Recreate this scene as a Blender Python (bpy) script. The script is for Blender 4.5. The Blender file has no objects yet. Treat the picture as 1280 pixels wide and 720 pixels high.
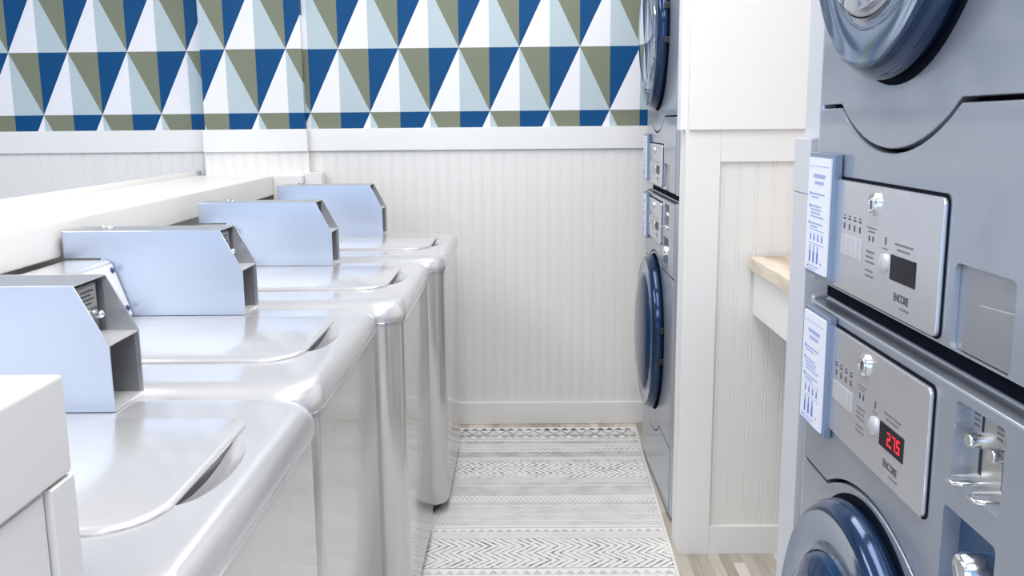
import bpy, bmesh, math, random
from mathutils import Vector, Matrix
random.seed(7)
SC = bpy.context.scene
COL = SC.collection
R = math.radians

# ------------------------------------------------------------------ materials
class X:
    """tiny expression layer over shader math nodes"""
    def __init__(s, nt, sock): s.nt, s.s = nt, sock
    def _m(s, op, *a):
        n = s.nt.nodes.new('ShaderNodeMath'); n.operation = op
        for i, v in enumerate((s,) + a):
            if isinstance(v, X): s.nt.links.new(v.s, n.inputs[i])
            else: n.inputs[i].default_value = v
        return X(s.nt, n.outputs[0])
    def __add__(s, o): return s._m('ADD', o)
    def __sub__(s, o): return s._m('SUBTRACT', o)
    def __mul__(s, o): return s._m('MULTIPLY', o)
    def __truediv__(s, o): return s._m('DIVIDE', o)
    def fract(s): return s._m('FRACT')
    def floor(s): return s._m('FLOOR')
    def abs(s): return s._m('ABSOLUTE')
    def lt(s, o): return s._m('LESS_THAN', o)
    def gt(s, o): return s._m('GREATER_THAN', o)
    def mod(s, o): return s._m('FLOORED_MODULO', o)
    def max(s, o): return s._m('MAXIMUM', o)
    def min(s, o): return s._m('MINIMUM', o)

def new_mat(name):
    m = bpy.data.materials.new(name); m.use_nodes = True
    nt = m.node_tree
    return m, nt, nt.nodes['Principled BSDF']

def pm(name, color, rough=0.5, metal=0.0, coat=0.0, emit=None, estr=0.0, bump=0.0, bscale=200.0, vary=0.0, spec=None, coat_rough=0.05):
    m, nt, b = new_mat(name)
    b.inputs['Base Color'].default_value = (*color, 1)
    b.inputs['Roughness'].default_value = rough
    b.inputs['Metallic'].default_value = metal
    b.inputs['Coat Weight'].default_value = coat
    b.inputs['Coat Roughness'].default_value = coat_rough
    if spec is not None: b.inputs['Specular IOR Level'].default_value = spec
    if emit:
        b.inputs['Emission Color'].default_value = (*emit, 1)
        b.inputs['Emission Strength'].default_value = estr
    if bump or vary:
        tc = nt.nodes.new('ShaderNodeTexCoord')
        no = nt.nodes.new('ShaderNodeTexNoise'); no.inputs['Scale'].default_value = bscale
        nt.links.new(tc.outputs['Object'], no.inputs['Vector'])
        if bump:
            bp = nt.nodes.new('ShaderNodeBump'); bp.inputs['Strength'].default_value = bump
            bp.inputs['Distance'].default_value = 0.001
            nt.links.new(no.outputs['Fac'], bp.inputs['Height'])
            nt.links.new(bp.outputs['Normal'], b.inputs['Normal'])
        if vary:
            mr = nt.nodes.new('ShaderNodeMapRange')
            mr.inputs['To Min'].default_value = max(0, rough - vary); mr.inputs['To Max'].default_value = rough + vary
            nt.links.new(no.outputs['Fac'], mr.inputs['Value'])
            nt.links.new(mr.outputs['Result'], b.inputs['Roughness'])
    return m

def rgb(nt, c):
    n = nt.nodes.new('ShaderNodeRGB'); n.outputs[0].default_value = (*c, 1); return n.outputs[0]
def mix(nt, fac, a, b):
    n = nt.nodes.new('ShaderNodeMix'); n.data_type = 'RGBA'
    nt.links.new(fac.s, n.inputs[0]) if isinstance(fac, X) else nt.links.new(fac, n.inputs[0])
    nt.links.new(a, n.inputs[6]); nt.links.new(b, n.inputs[7])
    return n.outputs[2]
def coords(nt, kind='Object'):
    tc = nt.nodes.new('ShaderNodeTexCoord'); sp = nt.nodes.new('ShaderNodeSeparateXYZ')
    nt.links.new(tc.outputs[kind], sp.inputs[0])
    return tc.outputs[kind], X(nt, sp.outputs[0]), X(nt, sp.outputs[1]), X(nt, sp.outputs[2])
def noise(nt, vec, scale, detail=3, sx=1, sy=1, sz=1):
    mp = nt.nodes.new('ShaderNodeMapping'); mp.inputs['Scale'].default_value = (sx, sy, sz)
    nt.links.new(vec, mp.inputs[0])
    n = nt.nodes.new('ShaderNodeTexNoise'); n.inputs['Scale'].default_value = scale; n.inputs['Detail'].default_value = detail
    nt.links.new(mp.outputs[0], n.inputs['Vector'])
    return X(nt, n.outputs['Fac'])

M = {}
M['white_trim'] = pm('white_trim_paint', (0.85, 0.84, 0.825), 0.32, bump=0.05, bscale=60)
M['white_bead'] = pm('white_bead_paint', (0.83, 0.815, 0.79), 0.4)
M['white_wall'] = pm('white_wall_paint', (0.86, 0.845, 0.825), 0.7, bump=0.05, bscale=150)
M['cream'] = pm('cream_ledge_paint', (0.87, 0.855, 0.83), 0.3, bump=0.04, bscale=40)
M['cabinet_white'] = pm('cabinet_white_paint', (0.75, 0.742, 0.73), 0.35, bump=0.05, bscale=60)
M['grey_trim'] = pm('pale_grey_partition', (0.60, 0.61, 0.655), 0.45)  # greyer and bluer than the white trim, near partition only
M['ceiling'] = pm('ceiling_paint', (0.85, 0.85, 0.85), 0.8)
M['blue_wall'] = pm('blue_wall_paint', (0.36, 0.53, 0.86), 0.6)
M['slate_wall'] = pm('slate_wall_paint', (0.30, 0.36, 0.46), 0.6)
M['washer'] = pm('washer_silver_enamel', (0.655, 0.65, 0.665), 0.22, metal=0.45, coat=0.3, coat_rough=0.06)
M['washer_body'] = pm('washer_body_enamel', (0.64, 0.63, 0.625), 0.17, metal=0.5, coat=0.4, coat_rough=0.06)
M['steel'] = pm('satin_steel_blue_sheen', (0.60, 0.68, 0.83), 0.34, metal=0.72)  # blue reflection of the surroundings put into the base colour
M['steel_pale'] = pm('pale_steel', (0.74, 0.74, 0.75), 0.4, metal=0.45)
M['steel_in'] = pm('steel_inside_shaded', (0.27, 0.27, 0.28), 0.4, metal=0.6)  # darker copy of the sheet steel: shade inside the housing put into colour
M['steel_shell'] = pm('grey_sheet_steel', (0.50, 0.51, 0.54), 0.34, metal=0.7)
M['chrome'] = pm('chrome', (0.85, 0.86, 0.88), 0.14, metal=1.0)
M['label_white'] = pm('white_label_sheet', (0.9, 0.9, 0.91), 0.4)
M['dark'] = pm('black_plastic', (0.012, 0.013, 0.016), 0.45)
M['gap'] = pm('dark_gap', (0.006, 0.008, 0.016), 0.8, spec=0.05)  # near-black that stands in for shade in seams and around doors
M['screw_blue'] = pm('dark_blue_screw', (0.06, 0.10, 0.24), 0.3, metal=0.6)
M['machine'] = pm('machine_grey_enamel', (0.365, 0.395, 0.455), 0.3, metal=0.5, coat=0.4, coat_rough=0.06)
M['machine_edge'] = pm('machine_corner_sheen', (0.50, 0.52, 0.58), 0.3, metal=0.6, coat=0.2, coat_rough=0.15)  # paler than the fronts: light caught by rounded corners put into colour
M['panel_steel'] = pm('brushed_panel_steel', (0.66, 0.66, 0.69), 0.25, metal=0.7)
M['door_ring'] = pm('door_ring_blue_grey', (0.014, 0.038, 0.10), 0.12, metal=0.5, coat=0.15)
M['door_face'] = pm('door_face_silver_blue', (0.23, 0.285, 0.385), 0.09, metal=0.85, coat=0.2)
M['glass_mirror'] = pm('mirrored_door_glass', (0.48, 0.52, 0.60), 0.04, metal=0.9)
M['glass'] = pm('dark_blue_door_glass', (0.006, 0.03, 0.09), 0.05, spec=0.3)
M['recess'] = pm('recess_plate', (0.36, 0.37, 0.40), 0.3, metal=0.6)
M['coin_plate'] = pm('coin_plate_steel', (0.58, 0.56, 0.53), 0.3, metal=0.8)
M['blue_recess'] = pm('coin_vault_blue_steel', (0.06, 0.13, 0.26), 0.2, metal=0.7)
M['screen'] = pm('display_black', (0.008, 0.008, 0.012), 0.35, spec=0.15)
M['led'] = pm('red_digits', (0.5, 0.01, 0.01), 0.5, emit=(1.0, 0.02, 0.04), estr=1.1)
M['ink'] = pm('dark_print', (0.06, 0.06, 0.07), 0.5)
M['ink_grey'] = pm('grey_print', (0.16, 0.16, 0.18), 0.5)
M['ink_blue'] = pm('blue_print', (0.10, 0.16, 0.55), 0.5)
M['ink_pale'] = pm('pale_blue_print', (0.36, 0.42, 0.68), 0.5)
M['paper'] = pm('pale_paper', (0.80, 0.83, 0.92), 0.35)
M['holder'] = pm('sign_holder_steel', (0.22, 0.275, 0.37), 0.3, metal=0.4)
M['key'] = pm('pale_keypad', (0.62, 0.62, 0.64), 0.35, metal=0.4)

def wallpaper():
    m, nt, b = new_mat('geometric_triangle_wallpaper')
    v, x, y, z = coords(nt)
    W = 0.241
    t = z / W
    row = t.floor(); f = t - row
    sh = row.mod(2.0) * 0.5
    u = x / 0.2335 + sh + 0.5
    d = u.fract() - 0.5
    up = d.abs().lt((f * -1.0 + 1.0) * 0.5)
    right = d.gt(0.0)
    white = rgb(nt, (0.83, 0.83, 0.87)); pale = rgb(nt, (0.47, 0.56, 0.60))
    olive = rgb(nt, (0.205, 0.222, 0.158)); blue = rgb(nt, (0.001, 0.066, 0.20))
    a = mix(nt, right, white, pale)
    c = mix(nt, right, blue, olive)
    col = mix(nt, up, c, a)
    nt.links.new(col, b.inputs['Base Color'])
    b.inputs['Roughness'].default_value = 0.5; b.inputs['Specular IOR Level'].default_value = 0.2
    return m
M['wallpaper'] = wallpaper()

def floor_mat():
    m, nt, b = new_mat('striped_vinyl_plank_floor')
    v, x, y, z = coords(nt)
    cell = (x / 0.031).floor()
    wn = nt.nodes.new('ShaderNodeTexWhiteNoise'); wn.noise_dimensions = '1D'
    nt.links.new(cell.s, wn.inputs['W'])
    off = X(nt, wn.outputs['Value'])
    seg = (y / 0.75 + off * 7.0).floor()
    wn2 = nt.nodes.new('ShaderNodeTexWhiteNoise'); wn2.noise_dimensions = '2D'
    cb = nt.nodes.new('ShaderNodeCombineXYZ')
    nt.links.new(cell.s, cb.inputs[0]); nt.links.new(seg.s, cb.inputs[1])
    nt.links.new(cb.outputs[0], wn2.inputs['Vector'])
    tone = X(nt, wn2.outputs['Value'])
    g = noise(nt, v, 9, 5, 12, 0.7, 1)
    k = tone * 0.65 + g * 0.5
    cr = nt.nodes.new('ShaderNodeValToRGB')
    cr.color_ramp.elements[0].position = 0.15; cr.color_ramp.elements[0].color = (0.30, 0.26, 0.21, 1)
    cr.color_ramp.elements[1].position = 0.85; cr.color_ramp.elements[1].color = (0.72, 0.67, 0.60, 1)
    nt.links.new(k.s, cr.inputs[0])
    nt.links.new(cr.outputs[0], b.inputs['Base Color'])
    b.inputs['Roughness'].default_value = 0.42
    return m
M['floor'] = floor_mat()

def wood_mat():
    m, nt, b = new_mat('pale_maple_worktop')
    v, x, y, z = coords(nt)
    g = noise(nt, v, 6, 6, 9, 1.2, 9)
    st = noise(nt, v, 3, 2, 5, 0.4, 5)
    k = g * 0.6 + st * 0.5
    cr = nt.nodes.new('ShaderNodeValToRGB')
    cr.color_ramp.elements[0].position = 0.35; cr.color_ramp.elements[0].color = (0.42, 0.31, 0.21, 1)
    cr.color_ramp.elements[1].position = 0.62; cr.color_ramp.elements[1].color = (0.80, 0.70, 0.57, 1)
    nt.links.new(k.s, cr.inputs[0]); nt.links.new(cr.outputs[0], b.inputs['Base Color'])
    b.inputs['Roughness'].default_value = 0.4
    return m
M['wood'] = wood_mat()

def rug_mat():
    m, nt, b = new_mat('woven_tribal_band_rug')
    v, x, y, z = coords(nt)            # x across, y along (0 = far edge, negative to the camera)
    s = y * -1.0
    def band(a, c): return s.gt(a) * s.lt(c)
    def v01(a, c): return (s - a) / (c - a)
    def tri(t): return (t.fract() * 2.0 - 1.0).abs()          # 1..0..1
    brk = noise(nt, v, 55, 3); brk2 = noise(nt, v, 14, 2); weave = noise(nt, v, 420, 1)
    ink = None
    def add(k):
        nonlocal ink
        ink = k if ink is None else ink.max(k)
    def chevron(a, c, n, p, A, duty, w):
        t = v01(a, c) * n
        q = ((x + tri(t) * A) / p).fract()
        keep = (brk * 2.6 - 0.75).max(0.12).min(1.0)
        add(band(a, c) * q.lt(duty) * keep * w)
    def zig(a, c, p, th, w, n=1):
        t = v01(a, c) * n
        q = (tri(t) - tri(x / p)).abs()
        add(band(a, c) * q.lt(th) * w)
    def teeth(a, c, p, w):
        q = tri(x / p) - v01(a, c)
        add(band(a, c) * q.gt(0.0) * w)
    def teeth_up(a, c, p, w):
        q = tri(x / p) - (v01(a, c) * -1.0 + 1.0)
        add(band(a, c) * q.gt(0.0) * w)
    def line(a, wd, w): add(band(a, a + wd) * w)
    def dots(a, c, p, w, n=2):
        q = (x / p).fract().lt(0.5); t = (v01(a, c) * n).fract().lt(0.5)
        add(band(a, c) * (q - t).abs().lt(0.5) * w)
    # far border: two rows of half-rounds facing a row of white diamonds
    teeth_up(0.010, 0.038, 0.036, 0.85)
    zig(0.040, 0.122, 0.054, 0.20, 0.5, 1); dots(0.060, 0.105, 0.009, 0.35, 5)
    teeth(0.090, 0.128, 0.034, 0.55); dots(0.128, 0.150, 0.034, 0.5, 2)
    dots(0.160, 0.186, 0.010, 0.75, 3)
    line(0.190, 0.006, 0.55)
    dots(0.205, 0.235, 0.014, 0.42, 3)
    zig(0.240, 0.275, 0.022, 0.22, 0.55, 1)
    line(0.282, 0.006, 0.75); dots(0.290, 0.335, 0.011, 0.85, 5)
    dots(0.340, 0.366, 0.016, 0.35, 3)
    line(0.368, 0.004, 0.5)
    chevron(0.372, 0.530, 2.0, 0.0245, 0.040, 0.34, 0.95)
    line(0.532, 0.004, 0.5); dots(0.538, 0.566, 0.012, 0.45, 3); dots(0.570, 0.600, 0.010, 0.55, 4)
    dots(0.606, 0.690, 0.009, 0.6, 9)
    zig(0.694, 0.735, 0.016, 0.24, 0.32, 1); dots(0.738, 0.765, 0.012, 0.5, 3)
    zig(0.770, 0.830, 0.014, 0.24, 0.32, 2); dots(0.770, 0.830, 0.008, 0.3, 8); dots(0.834, 0.880, 0.014, 0.40, 5)
    zig(0.884, 0.916, 0.016, 0.24, 0.30, 1); dots(0.884, 0.916, 0.008, 0.3, 5)
    line(0.930, 0.003, 0.7); teeth_up(0.940, 0.962, 0.028, 0.34); dots(0.966, 1.000, 0.016, 0.28, 4)
    line(1.005, 0.003, 0.75)
    chevron(1.010, 1.185, 2.0, 0.0245, 0.046, 0.34, 0.95)
    line(1.187, 0.003, 0.8)
    teeth_up(1.200, 1.225, 0.030, 0.32); zig(1.235, 1.280, 0.024, 0.22, 0.5); dots(1.285, 1.400, 0.012, 0.45, 9)
    chevron(1.420, 1.640, 2.0, 0.0245, 0.046, 0.34, 0.95)
    dots(1.660, 1.900, 0.012, 0.42, 20); zig(1.91, 2.0, 0.03, .2, .5, 2)
    chevron(2.02, 2.24, 2.0, 0.0245, 0.046, 0.34, 0.95); dots(2.26, 3.2, 0.012, 0.42, 60)
    fade = (brk2 * 1.6 - 0.05).max(0.6).min(1.0)
    k = (ink * fade * (weave * 0.6 + 1.0)).min(1.0)
    base = mix(nt, brk, rgb(nt, (0.80, 0.79, 0.775)), rgb(nt, (0.88, 0.87, 0.86)))
    col = mix(nt, k, base, rgb(nt, (0.055, 0.058, 0.062)))
    nt.links.new(col, b.inputs['Base Color'])
    b.inputs['Roughness'].default_value = 0.9
    bp = nt.nodes.new('ShaderNodeBump'); bp.inputs['Strength'].default_value = 0.25; bp.inputs['Distance'].default_value = 0.002
    nt.links.new(weave.s, bp.inputs['Height']); nt.links.new(bp.outputs[0], b.inputs['Normal'])
    return m
M['rug'] = rug_mat()

# ------------------------------------------------------------------ geometry helpers
class MB:
    def __init__(s): s.v, s.f = [], []
    def add(s, vs, fs):
        o = len(s.v); s.v += [tuple(p) for p in vs]; s.f += [tuple(i + o for i in f) for f in fs]; return s
    def box(s, x0, x1, y0, y1, z0, z1):
        return s.add([(x0,y0,z0),(x1,y0,z0),(x1,y1,z0),(x0,y1,z0),(x0,y0,z1),(x1,y0,z1),(x1,y1,z1),(x0,y1,z1)],
                     [(0,3,2,1),(4,5,6,7),(0,1,5,4),(1,2,6,5),(2,3,7,6),(3,0,4,7)])
    def prism(s, poly, a0, a1, axis):
        """poly: 2-D outline; extruded along axis (0 x: poly=(y,z); 1 y: poly=(x,z); 2 z: poly=(x,y))"""
        n = len(poly)
        def p(q, a): return (a, q[0], q[1]) if axis == 0 else ((q[0], a, q[1]) if axis == 1 else (q[0], q[1], a))
        vs = [p(q, a0) for q in poly] + [p(q, a1) for q in poly]
        fs = [tuple(range(n)), tuple(range(2*n-1, n-1, -1))] + [(i, i+n, (i+1) % n + n, (i+1) % n) for i in range(n)]
        return s.add(vs, fs)
    def rings(s, rings, cap0=True, cap1=True):
        n = len(rings[0]); vs = [p for r in rings for p in r]; fs = []
        for k in range(len(rings)-1):
            for i in range(n):
                j = (i+1) % n
                fs.append((k*n+i, k*n+j, (k+1)*n+j, (k+1)*n+i))
        if cap0: fs.append(tuple(range(n-1, -1, -1)))
        if cap1: fs.append(tuple((len(rings)-1)*n + i for i in range(n)))
        return s.add(vs, fs)
    def lathe_x(s, cy, cz, prof, n=64, ky=1.0, cap0=False, cap1=True):
        """profile of (radius, x); axis along x"""
        rs = []
        for r, x in prof:
            rs.append([(x, cy + ky*r*math.cos(2*math.pi*i/n), cz + r*math.sin(2*math.pi*i/n)) for i in range(n)])
        return s.rings(rs, cap0, cap1)
    def cyl(s, p, d, r, h, n=20, dome=0.0):
        d = Vector(d).normalized(); a = d.orthogonal().normalized(); b = d.cross(a); p = Vector(p)
        def ring(rr, t): return [tuple(p + d*t + a*rr*math.cos(2*math.pi*i/n) + b*rr*math.sin(2*math.pi*i/n)) for i in range(n)]
        rs = [ring(r, 0), ring(r, h*0.8), ring(r*0.86, h)]
        if dome: rs += [ring(r*0.5, h + dome*0.8), ring(r*0.1, h + dome)]
        return s.rings(rs)
    def tube(s, pts, r, n=10):
        pts = [Vector(p) for p in pts]; rs = []
        up = None
        for i, p in enumerate(pts):
            t = (pts[min(i+1, len(pts)-1)] - pts[max(i-1, 0)]).normalized()
            if up is None: up = t.orthogonal().normalized()
            up = (up - t*up.dot(t)).normalized(); w = t.cross(up)
            rs.append([tuple(p + up*r*math.cos(2*math.pi*k/n) + w*r*math.sin(2*math.pi*k/n)) for k in range(n)])
        return s.rings(rs)
    def build(s, name, mat, parent=None, loc=(0,0,0), bevel=0.0, seg=2, sharp=35, bev_angle=40):
        me = bpy.data.meshes.new(name)
        bm = bmesh.new()
        vs = [bm.verts.new(p) for p in s.v]
        for f in s.f:
            try: bm.faces.new([vs[i] for i in f])
            except ValueError: pass
        bmesh.ops.recalc_face_normals(bm, faces=bm.faces)
        if bevel > 0:
            ed = [e for e in bm.edges if len(e.link_faces) == 2 and e.calc_face_angle(0) > R(bev_angle)]
            bmesh.ops.bevel(bm, geom=ed, offset=bevel, segments=seg, profile=0.5, affect='EDGES', clamp_overlap=True)
        bm.to_mesh(me); bm.free()
        for p in me.polygons: p.use_smooth = True
        me.set_sharp_from_angle(angle=R(sharp))
        me.materials.append(mat)
        o = bpy.data.objects.new(name, me); COL.objects.link(o)
        if bevel > 0:
            w = o.modifiers.new('wn', 'WEIGHTED_NORMAL'); w.keep_sharp = True
        o.location = loc
        if parent: o.parent = parent
        return o

def join_marks(o, marks):
    """fold printed marks into the mesh of the part that carries them"""
    bm = bmesh.new(); bm.from_mesh(o.data)
    for q in marks:
        i = len(o.data.materials); o.data.materials.append(q.data.materials[0])
        k = len(bm.faces); bm.from_mesh(q.data); bm.faces.ensure_lookup_table()
        for f in bm.faces[k:]: f.material_index = i
        me = q.data; bpy.data.objects.remove(q); bpy.data.meshes.remove(me)
    bm.to_mesh(o.data); bm.free()

def rrect(y0, y1, z0, z1, r, n=6):
    """rounded rectangle, counter-clockwise in (a,b)"""
    rs = r if isinstance(r, (tuple, list)) else (r, r, r, r)      # (a0b0, a1b0, a1b1, a0b1)
    cs = [(y0+rs[0], z0+rs[0], 180, rs[0]), (y1-rs[1], z0+rs[1], 270, rs[1]), (y1-rs[2], z1-rs[2], 0, rs[2]), (y0+rs[3], z1-rs[3], 90, rs[3])]
    out = []
    for cx, cy, a, rr in cs:
        for i in range(n+1):
            t = R(a + 90*i/n); out.append((cx + rr*math.cos(t), cy + rr*math.sin(t)))
    return out

def tag(o, label=None, cat=None, group=None, kind=None):
    if label: o['label'] = label
    if cat: o['category'] = cat
    if group: o['group'] = group
    if kind: o['kind'] = kind
    return o
def thing(name, loc, label, cat, group=None):
    e = bpy.data.objects.new(name, None); COL.objects.link(e); e.location = loc
    e.empty_display_size = 0.1
    return tag(e, label, cat, group)
def struct(o): o['kind'] = 'structure'; return o
def copy_tree(o, parent=None):
    c = o.copy(); COL.objects.link(c)
    if parent: c.parent = parent
    for ch in list(o.children): copy_tree(ch, c)
    return c
def evaluated(o):
    dg = bpy.context.evaluated_depsgraph_get()
    return bpy.data.meshes.new_from_object(o.evaluated_get(dg))
def cut(o, cutter):
    """bake a boolean difference and drop the cutter"""
    md = o.modifiers.new('cut', 'BOOLEAN'); md.operation = 'DIFFERENCE'; md.object = cutter; md.solver = 'EXACT'
    bpy.context.view_layer.update()
    me = evaluated(o); o.modifiers.clear()
    old = o.data; o.data = me; bpy.data.meshes.remove(old)
    cm = cutter.data; bpy.data.objects.remove(cutter); bpy.data.meshes.remove(cm)
    for p in me.polygons: p.use_smooth = True
    me.set_sharp_from_angle(angle=R(35))
    w = o.modifiers.new('wn', 'WEIGHTED_NORMAL'); w.keep_sharp = True
def text_mesh(body, size, bold=0.0):
    cu = bpy.data.curves.new('t', 'FONT'); cu.body = body; cu.size = size; cu.align_x = 'CENTER'; cu.align_y = 'CENTER'; cu.offset = bold
    t = bpy.data.objects.new('t', cu); COL.objects.link(t)
    bpy.context.view_layer.update()
    me = evaluated(t); bpy.data.objects.remove(t); bpy.data.curves.remove(cu)
    return me

# ------------------------------------------------------------------ setting
YB = 3.632
ROOM_L, ROOM_R, ROOM_B, CEIL = -2.6, 1.16, -2.6, 2.55

def beadboard(x0, x1, z0, z1, y, pitch, name, phase=0.0, d=0.0016):
    """vertical tongue-and-groove boards facing -y: flat, groove, bead, groove"""
    pts = [(x0, y)]
    x = x0 + phase
    while x < x1 - 0.012:
        for dx, dy in ((0, 0), (0.0015, d), (0.003, 0), (0.0055, -0.0003), (0.008, 0), (0.0095, d), (0.011, 0)):
            if x + dx < x1: pts.append((x + dx, y + dy))
        x += pitch
    pts.append((x1, y))
    poly = pts + [(x1, y + 0.012), (x0, y + 0.012)]
    m = MB()
    n = len(pts)
    vs = [(p[0], p[1], z0) for p in pts] + [(p[0], p[1], z1) for p in pts]
    m.add(vs, [(i, i+1, i+1+n, i+n) for i in range(n-1)])
    m.box(x0, x1, y + 0.004, y + 0.012, z0, z1)
    return struct(m.build(name, M['white_bead'], sharp=20))

fl = struct(MB().box(ROOM_L-0.1, ROOM_R+0.1, ROOM_B-0.1, 3.75, -0.1, 0).build('floor', M['floor']))
struct(MB().box(ROOM_L-0.1, ROOM_R+0.1, ROOM_B-0.1, 3.75, CEIL, CEIL+0.1).build('ceiling', M['ceiling']))
struct(MB().box(ROOM_L-0.1, ROOM_L, ROOM_B-0.1, 3.75, 0, CEIL).build('wall_left', M['slate_wall']))
struct(MB().box(ROOM_R, ROOM_R+0.1, ROOM_B-0.1, 3.75, 0, CEIL).build('wall_right', M['white_wall']))
struct(MB().box(ROOM_L, ROOM_R, ROOM_B-0.1, ROOM_B, 0, CEIL).build('wall_front', M['blue_wall']))

def wp(x0, x1, y, y1, phase, name):
    return struct(MB().box(x0-phase, x1-phase, 0, y1-y, -1.268, CEIL-1.268).build(name, M['wallpaper'], loc=(phase, y, 1.268)))
XS1, XS2 = -1.226, -0.836          # the two jogs of the papered wall
wp(XS2, ROOM_R, YB, 3.75, -0.701, 'wall_back')
wp(XS1, XS2, YB-0.03, 3.75, -1.130, 'wall_back_jog')
wp(ROOM_L, XS1, YB+0.035, 3.75, -1.30, 'wall_back_recess')
for x0, x1, y, nm in ((XS2, ROOM_R, YB, 'back'), (XS1-0.004, XS2+0.011, YB-0.03, 'back_jog'), (ROOM_L, XS1-0.004, YB+0.035, 'back_recess')):
    beadboard(x0, x1, 0.0, 1.13, y-0.010, 0.044, 'wainscot_' + nm, 0.02)
    struct(MB().box(x0, x1, y-0.022, y, 1.12, 1.206).build('trim_rail_' + nm, M['white_trim'], bevel=0.002))
    struct(MB().box(x0, x1, y-0.024, y, 0.0, 0.092).build('baseboard_' + nm, M['white_trim'], bevel=0.003))
# half wall behind the washers with a deep ledge
struct(MB().box(-1.25, -1.02, 0.66, YB-0.03, 0, 0.955).build('wall_half', M['white_wall']))
struct(MB().box(-1.267, -0.952, 0.66, YB-0.034, 0.955, 1.030).build('trim_ledge', M['cream'], bevel=0.005))
struct(MB().box(-1.285, -1.267, 0.66, YB+0.01, 0.955, 1.047).build('trim_ledge_backsplash', M['cream'], bevel=0.002))
struct(MB().box(-0.952, XS2, 3.52, YB-0.034, 0.80, 1.030).build('trim_ledge_return', M['white_trim'], bevel=0.003))
struct(MB().box(XS2, -0.768, 3.55, YB-0.022, 0.80, 1.040).build('trim_ledge_end', M['white_trim'], bevel=0.004))

# partition beside the far machines (faces the camera): framed beadboard below, plaster above
PY = 2.446
p = MB()
p.box(0.438, ROOM_R, PY+0.024, PY+0.085, 0, 1.198)
struct(p.build('wall_partition_far', M['white_wall']))
p = MB()
p.box(0.438, 0.530, PY, PY+0.024, 0, 1.198)
p.box(0.530, ROOM_R, PY, PY+0.024, 1.114, 1.198)
p.box(0.530, ROOM_R, PY, PY+0.024, 0, 0.085)
struct(p.build('trim_partition_frame', M['white_trim'], bevel=0.0015))
beadboard(0.530, ROOM_R, 0.085, 1.114, PY+0.012, 0.0455, 'wainscot_partition', 0.005)
struct(MB().box(0.4435, ROOM_R, PY-0.012, PY+0.075, 1.198, CEIL).build('wall_partition_far_upper', M['white_wall'], bevel=0.002))
struct(MB().box(0.423, 0.4435, PY+0.012, PY+0.060, 1.198, CEIL).build('trim_partition_casing', M['white_trim'], bevel=0.002))

# partition between the counter and the near machines
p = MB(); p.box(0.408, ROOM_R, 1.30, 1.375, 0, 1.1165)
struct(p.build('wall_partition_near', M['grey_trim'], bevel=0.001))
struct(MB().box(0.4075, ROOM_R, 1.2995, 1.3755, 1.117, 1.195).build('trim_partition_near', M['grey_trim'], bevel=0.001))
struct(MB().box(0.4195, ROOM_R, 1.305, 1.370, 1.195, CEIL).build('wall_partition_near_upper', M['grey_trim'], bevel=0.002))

# ------------------------------------------------------------------ rug
rg = MB()
# quadrilateral runner, slightly askew; origin at the middle of the far edge
RX, RY = 0.098, 3.54
fl_, fr_, nr_, nl_ = (-0.352, 0), (0.352, 0), (0.262, -3.3), (-0.43, -3.3)
rg.prism([fl_, nl_, nr_, fr_], 0.0, 0.009, 2)
ro = rg.build('runner_rug', M['rug'], loc=(RX, RY, 0.0), bevel=0.002)
tag(ro, 'long white and grey runner rug with woven tribal bands on the floor', 'rug')
bd = MB()
for a, b_ in ((fr_, nr_), (nl_, fl_)):
    s_ = 1 if a is fr_ else -1
    bd.prism([(a[0], a[1]), (b_[0], b_[1]), (b_[0]+0.007*s_, b_[1]), (a[0]+0.007*s_, a[1])], 0.0, 0.010, 2)
bd.build('edge_binding', M['cream'], ro)

# ------------------------------------------------------------------ washers
WW, WD, ZD = 0.645, 0.625, 0.832
def outline(ins, inf, r, z, n=10, back=-WD):
    pts = rrect(back, -inf, -WW+ins, -ins, (0.012, r, r, 0.012), n)
    return [(x, y, z) for x, y in pts]

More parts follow.
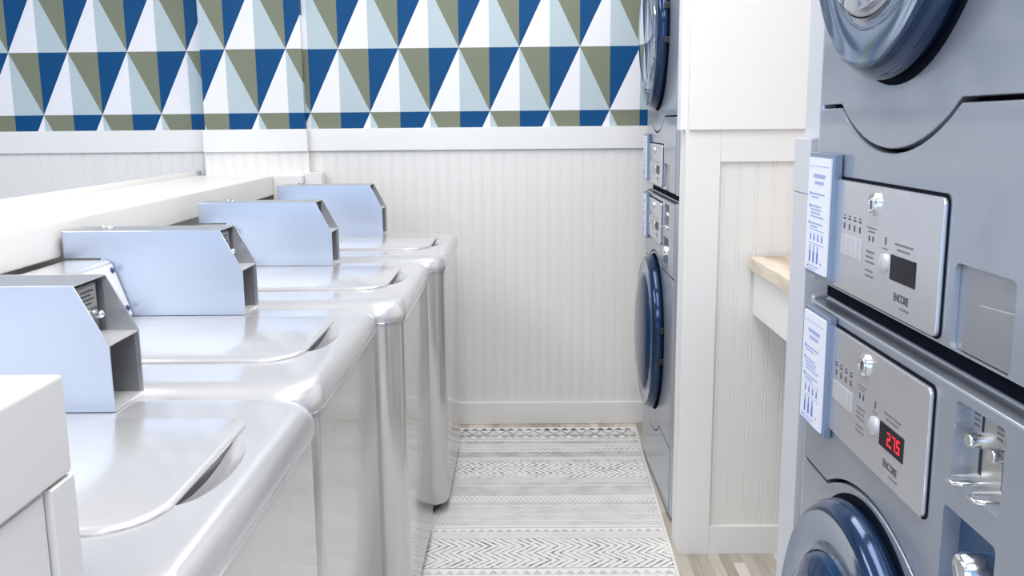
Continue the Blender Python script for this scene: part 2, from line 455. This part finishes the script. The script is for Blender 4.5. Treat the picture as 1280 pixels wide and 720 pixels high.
def make_washer(label):
    t = thing('top_loading_washer', (0,0,0), label, 'washing machine', 'silver top-loading washers along the left wall')
    b = MB(); b.rings([outline(0.010, 0.012, 0.052, 0.045), outline(0.004, 0.006, 0.055, 0.06), outline(0.004, 0.006, 0.055, 0.782)])
    b.build('cabinet', M['washer_body'], t)
    g = MB(); g.rings([outline(0.003, 0.003, 0.058, 0.7815), outline(0.001, 0.001, 0.060, 0.783), outline(0.001, 0.001, 0.060, 0.785), outline(0.003, 0.003, 0.058, 0.7865)]); g.build('seam', M['chrome'], t)  # bright ring paints the light caught along the cabinet's top edge
    k = MB(); k.rings([outline(0.03, 0.035, 0.05, 0.018), outline(0.03, 0.035, 0.05, 0.046)]); k.build('toe_base', M['dark'], t)
    for fx in (-0.07, -WD+0.05):
        for fy in (-0.08, -WW+0.08):
            f = MB(); f.cyl((fx, fy, 0.0), (0,0,1), 0.02, 0.02); f.build('foot', M['dark'], t)
    d = MB()
    d.rings([outline(0.002, 0.002, 0.06, 0.786), outline(0.0, 0.0, 0.062, 0.791), outline(0.0, 0.0, 0.064, 0.800), outline(0.004, 0.002, 0.066, 0.812),
             outline(0.012, 0.006, 0.068, 0.8215), outline(0.024, 0.011, 0.07, 0.8275), outline(0.040, 0.018, 0.07, 0.831), outline(0.054, 0.026, 0.07, 0.832)])
    deck = d.build('deck', M['washer'], t)
    # finger scoop in front of the lid
    c = MB(); rs = []
    for i in range(9):
        ph = -math.pi/2 + math.pi*i/8
        rs.append([(-0.068 + 0.044*math.cos(ph)*math.cos(a), -0.310 + 0.125*math.cos(ph)*math.sin(a), 0.850 + 0.033*math.sin(ph)) for a in [2*math.pi*k/32 for k in range(32)]])
    c.rings(rs)
    cut(deck, c.build('c', M['washer']))
    # lid: rounded plate, larger radius on its near front corner
    l = MB()
    def lo(ins, z): return [(x, y, z) for x, y in rrect(-0.50+ins, -0.065-ins, -0.487+ins, -0.138-ins, (0.01, 0.075-ins*0.5, 0.035-ins*0.5, 0.01), 8)]
    l.rings([lo(0.006, 0.8295), lo(0.001, 0.831), lo(0.0, 0.8345), lo(0.0025, 0.8372), lo(0.007, 0.8385)])
    l.build('lid', M['washer'], t)
    s = MB(); s.box(-0.082, -0.0675, -0.410, -0.215, 0.812, 0.8345); s.build('lid_gap_shade', M['dark'], t)  # black block puts shade into the opening below the lid edge
    # control hood: slanted white fascia at the back
    h = MB(); h.prism([(-WD+0.002, 0.833), (-0.496, 0.833), (-0.533, 0.948), (-0.541, 0.952), (-WD+0.002, 0.952)], -WW+0.01, -0.103, 1)
    h.build('control_hood', M['washer'], t, bevel=0.003)
    # white label sheet on the slanted fascia
    ln = Vector((0.115, 0, 0.037)).normalized()
    lp = MB()
    a0 = Vector((-0.4975, 0, 0.838)) + ln*0.0012; a1 = Vector((-0.5315, 0, 0.944)) + ln*0.0012
    ya, yb = -WW+0.025, -0.106
    lp.add([(a0.x, ya, a0.z), (a0.x, yb, a0.z), (a1.x, yb, a1.z), (a1.x, ya, a1.z)] + [(q.x - ln.x*0.002, y_, q.z - ln.z*0.002) for q, y_ in ((a0, ya), (a0, yb), (a1, yb), (a1, ya))],
           [(0,1,2,3), (4,7,6,5), (0,4,5,1), (1,5,6,2), (2,6,7,3), (3,7,4,0)])
    lb = lp.build('control_label', M['label_white'], t)
    for q in (0.14, 0.88):
        for y_ in (yb-0.012, ya+0.012):
            w = MB(); w.cyl(a0.lerp(a1, q) + Vector((0, y_, 0)), ln, 0.006, 0.003, 14, 0.002); w.build('screw', M['screw_blue'], lb)
    # coin meter housing: folded sheet steel, open to the front
    bx = -0.264; y0, y1 = -0.100, 0.0; th = 0.0022
    side = [(bx, ZD+0.001), (bx, 0.927), (bx-0.042, 1.010), (bx-0.366, 1.010), (bx-0.366, 0.9545), (bx-0.292, 0.9545), (bx-0.292, ZD+0.001)]
    cb = MB()
    cb.prism(side, y1-th, y1, 1)
    cb.box(bx-0.366, bx-0.042, y0+th, y1-th, 1.010-th, 1.010)
    cb.box(bx-0.368, bx-0.366, y0, y1, 0.9545, 1.010)
    coin = cb.build('coin_box', M['steel_shell'], t, bevel=0.0006, seg=1)
    i = MB(); i.prism(side, y0, y0+th, 1); i.build('side_plate', M['steel'], coin, bevel=0.0006, seg=1)
    i = MB(); i.box(bx-0.10, bx-0.002, y0+th, y1-th, 0.925, 0.9275); i.build('shelf', M['steel_pale'], coin)
    i = MB(); i.box(bx-0.10, bx, y0+th, y1-th, ZD+0.001, ZD+0.001+th); i.build('bottom_plate', M['steel_pale'], coin)
    i = MB(); i.box(bx-0.103, bx-0.100, y0+th, y1-th, ZD+0.004, 1.006)
    i.box(bx-0.100, bx-0.006, y1-th-0.0025, y1-th-0.0002, ZD+0.004, 0.924); i.box(bx-0.100, bx-0.046, y1-th-0.0025, y1-th-0.0002, 0.929, 1.006)
    i.build('inner_shade_lining', M['steel_in'], coin)  # dark lining carries the painted shade of the housing's inside
    i = MB(); i.box(bx-0.099, bx-0.052, y0+0.012, y1-0.012, 0.929, 1.002); sl = i.build('coin_slide', M['steel_in'], coin, bevel=0.002)
    i = MB(); i.cyl((bx-0.052, y0+0.066, 0.958), (1,0,0), 0.006, 0.016, 16, 0.003); i.build('knob', M['chrome'], sl)
    i = MB(); i.box(bx-0.052, bx-0.0505, y0+0.030, y0+0.082, 0.968, 0.999); pl_ = i.build('slide_label', M['coin_plate'], sl)
    i = MB()
    for r_ in range(4): i.box(bx-0.0506, bx-0.0502, y0+0.036, y0+0.074-0.008*(r_ % 2), 0.991-r_*0.006, 0.9935-r_*0.006)
    join_marks(pl_, [i.build('print', M['ink'])])
    for k_, dx in enumerate((0.286, 0.304)):
        w = MB(); w.cyl((bx-dx, -0.055+0.014*k_, 1.010), (0,0,1), 0.006, 0.004, 14, 0.003); w.build('screw', M['chrome'], coin)
    return t

washers = [  # (front face X, far edge Y, label)
    (-0.297, 1.305, 'nearest silver top-loading washer, cut by the left edge, beside the white cabinet'),
    (-0.310, 1.956, 'second silver top-loading washer from the camera, right behind the nearest one'),
    (-0.262, 2.624, 'third silver top-loading washer from the camera, second from the back wall'),
    (-0.226, 3.330, 'farthest silver top-loading washer, standing nearest the beadboard back wall')]
w0 = None
for xf, yf, lab in washers:
    t = make_washer(lab) if w0 is None else copy_tree(w0)
    if w0 is None: w0 = t
    t.location = (xf, yf, 0); t['label'] = lab

# ------------------------------------------------------------------ white cabinet in the foreground
cx, cyf = -0.333, 0.640
cab = thing('white_cabinet', (-0.64, 0.36, 0), 'white painted cabinet at the lower left corner with a thick top board', 'cabinet')
def loc(m): m.v = [(a+0.64, b-0.36, c) for a, b, c in m.v]; return m
m = MB(); m.box(-0.94, cx-0.006, 0.08, cyf-0.004, 0.0, 0.969); loc(m).build('body', M['cabinet_white'], cab, bevel=0.002)
m = MB(); m.box(-0.945, cx, 0.075, cyf, 0.970, 1.044); loc(m).build('top_board', M['cabinet_white'], cab, bevel=0.003)
m = MB(); m.box(cx-0.006, cx+0.001, cyf-0.034, cyf, 0.02, 0.968); loc(m).build('corner_stile', M['cabinet_white'], cab, bevel=0.0015)
m = MB(); m.box(cx-0.006, cx-0.0035, 0.09, cyf-0.037, 0.02, 0.966); loc(m).build('side_panel', M['cabinet_white'], cab, bevel=0.0015)

# ------------------------------------------------------------------ folding counter
ct = thing('folding_counter', (0.89, 1.91, 0), 'wall-mounted counter with pale wood top and white apron between the two partitions', 'counter')
m = MB(); m.box(0.614-0.89, ROOM_R-0.001-0.89, 1.3755-1.91, PY-1.91, 0.825, 0.861); m.build('worktop', M['wood'], ct, bevel=0.003)
m = MB(); m.box(0.629-0.89, 0.649-0.89, 1.3755-1.91, PY-1.91, 0.703, 0.8245); m.build('apron', M['white_trim'], ct, bevel=0.0015)

# ------------------------------------------------------------------ coin machines (local: x into the machine, y = -u, z up; origin front-left-bottom)
MW, MH, MDEP = 0.67, 0.985, 0.70
def upanel(poly, x0, x1):      # outline given in (u,z)
    m = MB(); m.prism([(-u, z) for u, z in poly], x0, x1, 0); return m
def arc_seam(z0, dz, uc, hw, n=16, u0=0.0315, u1=MW-0.0315):
    """flat seam with a smooth bulge of height dz around uc, left to right"""
    pts = [(u0, z0)]
    rr = (hw*hw + dz*dz)/(2*abs(dz))
    for i in range(n+1):
        u = -hw + 2*hw*i/n
        h = math.sqrt(max(rr*rr-u*u, 0)) - (rr-abs(dz))
        # soften the shoulders
        pts.append((uc+u, z0 + math.copysign(h, dz)))
    pts.append((u1, z0))
    return pts

def body(t):
    arc = [(0.0025+0.026*(1-math.sin(R(9*i))), 0.026*(1-math.cos(R(9*i)))) for i in range(11)]     # quarter round, side to front
    a = [(x, -u) for x, u in arc] + [(0.0025, -0.0300), (0.0225, -0.0305)]
    b_ = [(x, -MW-y) for x, y in reversed(a)]
    pts = a + b_ + [(MDEP, -MW), (MDEP, 0)]
    m = MB(); m.prism(pts, 0.012, MH, 2); m.build('cabinet', M['machine_edge'], t, bevel=0.004, seg=2, bev_angle=60)
    m = MB(); m.box(0.0195, 0.0222, -MW+0.031, -0.031, 0.03, MH-0.012); m.build('seam_shade_backing', M['gap'], t)  # near-black sheet painting shade into the seams between panels

def front(t, name, poly, mat='machine', x0=0.0, x1=0.019, bevel=0.0025):
    return upanel(poly, x0, x1).build(name, M[mat], t, bevel=bevel, seg=2)

UC, RZ, KY = 0.270, 0.262, 0.85
def door(t, zc, glass, rz=RZ):
    P = 0.034; rg = rz-0.060
    d = MB()
    d.lathe_x(-UC, zc, [(rz-0.014, 0.006), (rz-0.004, -0.004), (rz, -0.012), (rz-0.001, -0.020), (rz-0.005, -0.027), (rz-0.011, -P), (rz-0.015, -P-0.0008)], 96, KY, False, False)
    dr = d.build('door', M['door_ring'], t, sharp=60)
    f = MB()
    f.lathe_x(-UC, zc, [(rz-0.015, -P-0.0008), (rz-0.019, -P-0.0002), (rz-0.028, -P+0.0015), (rg+0.010, -P+0.0035), (rg+0.003, -P+0.003), (rg, -P+0.001), (rg-0.003, -P-0.001)], 96, KY, False, False)
    f.build('door_face', M['door_face'], dr, sharp=60)
    g = MB(); r0 = rg-0.003
    g.lathe_x(-UC, zc, [(r0, -P+0.002), (r0*0.985, -P-0.004), (r0*0.95, -P-0.009), (r0*0.85, -P-0.0145), (r0*0.65, -P-0.019), (r0*0.4, -P-0.022), (r0*0.15, -P-0.0232), (r0*0.02, -P-0.0233)], 80, KY, False, True)
    g.build('door_glass', M[glass], dr, sharp=70)
    for dz in (0.05, -0.05):
        h = MB(); uy = -UC - KY*math.sqrt((rz-0.002)**2-dz*dz); h.box(-0.018, 0.002, uy-0.010, uy+0.003, zc+dz-0.010, zc+dz+0.010)
        h.build('hinge', M['dark'], dr, bevel=0.003)
    h = MB(); h.lathe_x(-UC, zc, [(rz+0.006, 0.001), (rz+0.005, -0.0012), (rz-0.016, -0.0012), (rz-0.02, 0.001)], 96, KY, False, False)
    h.build('door_gap_shade', M['gap'], t, sharp=60)  # dark ring paints the shade between door and cabinet
    return dr

def seg_digit(m, ch, u, z, w, h, x, th=0.0022):
    S = {'2': 'abged', '7': 'abc', '5': 'afgcd'}[ch]
    g = dict(a=(0, h, w, h-th), g=(0, h/2+th/2, w, h/2-th/2), d=(0, th, w, 0), f=(0, h, th, h/2), b=(w-th, h, w, h/2), e=(0, h/2, th, 0), c=(w-th, h/2, w, 0))
    for s in S:
        a, z1, b_, z0 = g[s]; m.box(x-0.0004, x, -(u+b_), -(u+a), z+z0, z+z1)

def control_panel(t, zt, lit):
    u0, u1 = 0.105, 0.412; h = 0.132; xp = -0.005
    g = upanel(rrect(u0-0.002, u1+0.0025, zt-h-0.002, zt+0.0035, 0.009), -0.0012, 0.001); g.build('panel_gap', M['gap'], t)
    p = upanel(rrect(u0, u1, zt-h, zt, 0.008), xp, 0.001).build('control_panel', M['panel_steel'], t, bevel=0.0015)
    x = xp
    m = MB(); m.lathe_x(-0.248, zt-0.020, [(0.0125, x+0.001), (0.0125, x-0.003), (0.0105, x-0.0045), (0.008, x-0.003), (0.0075, x-0.004), (0.003, x-0.0045)], 24); m.build('key_lock', M['chrome'], p)
    m = MB(); m.box(x-0.0050, x-0.0044, -0.249, -0.247, zt-0.025, zt-0.016); m.build('key_slot', M['dark'], p)
    m = MB()
    for k in range(4): m.box(x-0.0012, x, -(0.149+0.0168*k+0.0160), -(0.149+0.0168*k), zt-0.088, zt-0.064)
    m.build('keypad', M['key'], p, bevel=0.0008)
    m = MB()
    for k in range(4):
        u = 0.157+0.0168*k
        m.box(x-0.0003, x, -(u+0.0018), -(u-0.0018), zt-0.057, zt-0.050); m.box(x-0.0003, x, -(u+0.004), -(u-0.004), zt-0.0455, zt-0.0435); m.box(x-0.0003, x, -(u+0.003), -(u-0.003), zt-0.0415, zt-0.0402)
    for k in range(2):
        u = 0.237+0.011*k; m.box(x-0.0003, x, -(u+0.0016), -(u-0.0016), zt-0.062, zt-0.056)
    m.box(x-0.0003, x, -0.285, -0.282, zt-0.060, zt-0.052)
    mk = [m.build('icons', M['ink'])]
    m = MB()
    for k, (a, b_) in enumerate(((0.230, 0.256), (0.233, 0.252))): m.box(x-0.0003, x, -b_, -a, zt-0.0480-0.004*k, zt-0.0465-0.004*k)
    for k in range(5): m.box(x-0.0003, x, -0.254+0.002*(k % 2), -0.230, zt-0.075-0.0058*k-(0.004 if k > 2 else 0), zt-0.0728-0.0058*k-(0.004 if k > 2 else 0))
    m.box(x-0.0003, x, -0.290, -0.276, zt-0.0655, zt-0.064)
    m.box(x-0.0003, x, -0.352, -0.308, zt-0.0570, zt-0.0548); m.box(x-0.0003, x, -0.346, -0.314, zt-0.0625, zt-0.0605)
    mk.append(m.build('print', M['ink_grey']))
    m = MB(); m.lathe_x(-0.283, zt-0.080, [(0.0105, x+0.001), (0.0105, x-0.002), (0.0085, x-0.0035), (0.004, x-0.0042)], 24); m.build('start_button', M['key'], p)
    m = MB(); m.box(x-0.0006, x+0.001, -0.362, -0.300, zt-0.0945, zt-0.0680); sc = m.build('display', M['screen'], p)
    if lit:
        m = MB(); xx = x-0.0006
        for ch, u in (('2', 0.3220), ('7', 0.3350), ('5', 0.3462)): seg_digit(m, ch, u, zt-0.0885, 0.0078, 0.0145, xx, 0.0016)
        m.box(xx-0.0004, xx, -0.3336, -0.3313, zt-0.0890, zt-0.0866)
        m.build('digits', M['led'], sc)
    # maker's word under the display
    for body_, size, dz, bold in (('ENCORE', 0.0115, 0.111, 0.0002),):
        me = text_mesh(body_, size, bold)
        rot = Matrix(((0,0,-1,0),(-1,0,0,0),(0,1,0,0),(0,0,0,1)))     # text x -> -y, text y -> z, normal -> -x
        me.transform(Matrix.Translation((x-0.0003, -0.331, zt-dz)) @ Matrix.Scale(0.82, 4, (0,1,0)) @ rot)
        me.materials.clear(); me.materials.append(M['ink'])
        o = bpy.data.objects.new('word_mark', me); COL.objects.link(o); mk.append(o)
    m = MB(); m.box(x-0.0003, x, -0.352, -0.330, zt-0.1215, zt-0.1195); mk.append(m.build('word_mark_underline', M['ink_grey']))
    join_marks(p, mk)
    return p

def make_lower(label):
    t = thing('front_loading_washer', (0,0,0), label, 'washing machine')
    body(t)
    ZS = 0.758
    top = arc_seam(ZS, 0.036, 0.268, 0.140)
    L, Rr = 0.0315, MW-0.0315
    # upper fascia above the seam, with openings left for coin slide and vault
    fasc = front(t, 'fascia', [(L, MH-0.004)] + [(L, ZS+0.0022)] + [(u, z+0.0022) for u, z in top[1:-1]] + [(Rr, ZS+0.0022), (Rr, MH-0.004)])
    ks = arc_seam(0.234, -0.052, UC+0.01, 0.145)
    front(t, 'front_panel', [(u, z-0.0022) for u, z in reversed(top)] + [(u, z+0.0022) for u, z in ks])
    front(t, 'kick_panel', [(u, z-0.0022) for u, z in reversed(ks)] + [(L, 0.020), (Rr, 0.020)])
    m = MB(); m.box(0.03, MDEP-0.03, -MW+0.03, -0.03, 0.0, 0.013); m.build('base', M['dark'], t)
    door(t, 0.519, 'glass')
    control_panel(t, 0.967, True)
    # coin slide recess and vault recess are real pockets in the fascia
    for (a, b_, z0, z1, dep) in ((0.453, 0.540, 0.893, 0.970, 0.03), (0.445, 0.540, 0.775, 0.867, 0.03)):
        c = MB(); c.prism([(-u, z) for u, z in rrect(a, b_, z0, z1, 0.006)], -0.02, dep, 0)
        cut(fasc, c.build('c', M['machine']))
    pl = MB(); pl.box(0.0155, 0.0192, -0.545, -0.450, 0.889, 0.974); cp = pl.build('coin_plate', M['coin_plate'], t)
    marks = []
    for u in (0.474, 0.514):
        m = MB(); m.box(0.0150, 0.0156, -(u+0.0016), -(u-0.0016), 0.946, 0.964); m.box(0.0150, 0.0156, -(u+0.0024), -(u-0.0024), 0.906, 0.930); m.build('coin_slot', M['dark'], cp)
        m = MB(); m.cyl((0.0155, -(u-0.004), 0.937), (-1,0,0), 0.0068, 0.011, 18); m.build('return_button', M['chrome'], cp)
        m = MB()
        m.tube([(0.016, -(u-0.010), 0.901), (-0.004, -(u-0.010), 0.9005), (-0.010, -(u-0.005), 0.900), (-0.010, -(u+0.005), 0.900), (-0.004, -(u+0.010), 0.9005), (0.016, -(u+0.010), 0.901)], 0.0019)
        m.build('coin_slide', M['chrome'], cp)
        m = MB()
        for k in range(3): m.box(0.0151, 0.0156, -(u-0.006), -(u-0.016), 0.958-0.005*k, 0.960-0.005*k)
        marks.append(m.build('print', M['ink_grey']))
    join_marks(cp, marks)
    pl = MB(); pl.box(0.0170, 0.0193, -0.545, -0.440, 0.770, 0.872); vp = pl.build('coin_vault', M['blue_recess'], t)
    m = MB(); m.lathe_x(-0.500, 0.826, [(0.017, 0.018), (0.017, -0.004), (0.015, -0.008), (0.010, -0.006), (0.009, -0.008), (0.003, -0.009)], 28); m.build('vault_lock', M['chrome'], vp)
    return t

def make_upper(label):
    t = thing('tumble_dryer', (0,0,0), label, 'tumble dryer')
    body(t)
    ZS = 1.237-0.995
    L, Rr = 0.0315, MW-0.0315
    bot = arc_seam(ZS, -0.050, 0.264, 0.155)
    fasc = front(t, 'fascia', [(L, 0.016), (Rr, 0.016)] + [(u, z-0.0022) for u, z in reversed(bot)])
    front(t, 'front_panel', [(u, z+0.0022) for u, z in bot] + [(Rr, MH-0.004), (L, MH-0.004)])
    door(t, 1.512-0.995, 'glass_mirror', 0.251)
    control_panel(t, 1.149-0.995, False)
    c = MB(); c.prism([(-u, z) for u, z in rrect(0.432, 0.537, 1.013-0.995, 1.0925-0.995, 0.008)], -0.02, 0.03, 0)
    cut(fasc, c.build('c', M['machine']))
    # recessed blank with an inner step
    m = MB(); m.prism([(-u, z) for u, z in rrect(0.4325, 0.5365, 0.0185, 0.097, 0.008)], 0.0055, 0.0190, 0); bl = m.build('coin_blank', M['recess'], t)
    m = MB(); m.prism([(-0.012-0.432, 0.019), (-0.105-0.432+0.004, 0.019), (-0.105-0.432+0.004, 0.070), (-0.432-0.040, 0.066)], 0.003, 0.0060, 0); m.build('blank_cover', M['recess'], bl, bevel=0.002, seg=3)
    return t

far_low = make_lower('lower washer of the far stack, beside the back wall, with a round blue door')
far_up = make_upper('upper tumble dryer of the far stack, beside the patterned wallpaper')
near_low = copy_tree(far_low); near_up = copy_tree(far_up)
near_low['label'] = 'lower washer of the near stack at right, red price on its display'
near_up['label'] = 'upper tumble dryer of the near stack at right, blank dark display'
for o, x, y, z, g in ((far_low, 0.450, 3.315, 0, 'a'), (far_up, 0.450, 3.315, 0.995, 'a'), (near_low, 0.394, 1.255, 0, 'b'), (near_up, 0.394, 1.255, 0.995, 'b')):
    o.location = (x, y, z)
    o['group'] = 'front-loading washers at the bottom of the stacks' if z == 0 else 'tumble dryers on top of the stacks'
for pnl in far_low.children:           # only the near washer's price is lit
    for scn in list(pnl.children):
        for dg_ in list(scn.children):
            if dg_.name.startswith('digits'): bpy.data.objects.remove(dg_)
for lo in (far_low, near_low):       # spacer strip on which the dryer rests
    m = MB(); m.box(0.025, MDEP-0.02, -MW+0.02, -0.02, MH, 0.995+0.012); m.build('stacking_strip', M['gap'], lo)

# ------------------------------------------------------------------ instruction signs clipped to the machine fronts
def make_sign(label):
    t = thing('instruction_sign', (0,0,0), label, 'sign')
    W, H = 0.096, 0.158; x0, x1 = -0.014, -0.001
    m = MB(); m.box(x0+0.002, x1, -W, 0, 0, H); m.build('holder', M['holder'], t, bevel=0.002)
    m = MB(); m.box(x0, x0+0.0021, -W+0.006, -0.006, 0.006, H-0.006); p = m.build('paper', M['paper'], t)
    x = x0
    def bar(mm, u0, u1, z0, z1): mm.box(x-0.0003, x, -u1*0.9, -u0*0.9, z0, z1)
    a = MB(); b_ = MB(); c = MB()
    bar(b_, 0.030, 0.080, H-0.0315, H-0.0265); bar(b_, 0.036, 0.074, H-0.0395, H-0.0355)
    for z_, n, s_ in ((H-0.052, 2, 0), (H-0.068, 4, 1), (H-0.090, 2, 2)):
        bar(a, 0.017, 0.021, z_-0.002, z_+0.002)
        for k in range(n): bar(c, 0.024, 0.080-0.014*((k+s_) % 2)-0.01*(k % 3 == 1), z_-0.0008-0.0044*k, z_+0.0012-0.0044*k)
    for k in range(4):
        u = 0.028+0.0165*k; bar(a, u-0.0022, u+0.0022, H-0.112, H-0.105); bar(a, u-0.001, u+0.001, H-0.105, H-0.102)
        if k < 3:
            bar(a, u-0.003, u+0.003, H-0.141, H-0.127); bar(a, u-0.0015, u+0.0015, H-0.127, H-0.119)
        else: bar(c, u-0.003, u+0.003, H-0.141, H-0.138)
    bar(c, 0.02, 0.086, H-0.0985, H-0.0975); bar(c, 0.02, 0.086, H-0.1165, H-0.1155)
    bar(a, 0.017, 0.021, H-0.149, H-0.146)
    for k in range(2): bar(c, 0.024, 0.068-0.012*k, H-0.1465-0.004*k, H-0.145-0.004*k)
    for (q0, q1, r0, r1) in ((0.012, 0.094, H-0.017, H-0.0162), (0.012, 0.094, 0.0052, 0.006)): bar(c, q0, q1, r0, r1)
    join_marks(p, [a.build('icons', M['ink_blue']), b_.build('heading', M['ink_pale']), c.build('print', M['ink_pale'])])
    return t
s0 = None
for x, y, z, lab in ((0.394, 1.221, 1.021, 'narrow instruction sign on the near upper dryer, the higher of the two at right'),
                     (0.394, 1.211, 0.820, 'narrow instruction sign on the near lower washer, beside the red price display'),
                     (0.450, 3.283, 1.021, 'instruction sign seen edge-on on the far upper dryer'),
                     (0.450, 3.281, 0.820, 'instruction sign seen edge-on on the far lower washer')):
    t = make_sign(lab) if s0 is None else copy_tree(s0)
    if s0 is None: s0 = t
    t['label'] = lab; t['group'] = 'instruction signs on the stacked machines'; t.location = (x, y, z)

# ------------------------------------------------------------------ light
def area(name, loc, rot, sx, sy, power, color=(1,1,1)):
    l = bpy.data.lights.new(name, 'AREA'); l.shape = 'RECTANGLE'; l.size = sx; l.size_y = sy; l.energy = power; l.color = color
    o = bpy.data.objects.new(name, l); COL.objects.link(o); o.location = loc; o.rotation_euler = rot
    return o
for x, y, e in ((0.0, 2.7, 20), (0.05, 1.15, 22), (0.0, -0.7, 30), (-1.8, 1.9, 26), (-1.7, -0.6, 22)):
    area('ceiling_light', (x, y, CEIL-0.02), (0,0,0), 0.7, 1.2, e, (1.0, 0.985, 0.96))
area('rear_blue_fill', (-1.5, ROOM_B+0.02, 1.08), (R(90), 0, 0), 1.9, 2.0, 34, (0.55, 0.76, 1.0))  # unseen blue fill light added behind the camera so the steel reflects blue

w = bpy.data.worlds.new('world'); SC.world = w; w.use_nodes = True
w.node_tree.nodes['Background'].inputs[0].default_value = (0.7, 0.8, 1.0, 1)
w.node_tree.nodes['Background'].inputs[1].default_value = 0.3

# ------------------------------------------------------------------ camera
F, PPX, PPY, CH = 1143.0, 640.0, 360.0, 1.22
def cdir(px, py): return Vector((px-PPX, -(py-PPY), -F))
yv = cdir(650, 154).normalized()
zv = (-cdir(700, 6700)).normalized()
zv = (zv - yv*zv.dot(yv)).normalized()
xv = yv.cross(zv)
# rows are the world axes seen from the camera, so this maps camera vectors to the world
rot = Matrix((xv, yv, zv))
cam = bpy.data.cameras.new('camera'); co = bpy.data.objects.new('camera', cam); COL.objects.link(co)
cam.sensor_fit = 'HORIZONTAL'; cam.sensor_width = 36.0; cam.lens = F/1280.0*36.0
cam.clip_start = 0.02; cam.clip_end = 50
mw = rot.to_4x4(); mw.translation = (0, 0, CH); co.matrix_world = mw
SC.camera = co
SC.view_settings.view_transform = 'Standard'; SC.view_settings.look = 'None'
SC.view_settings.exposure = 0.0; SC.view_settings.gamma = 1.0
SC.view_settings.use_curve_mapping = False
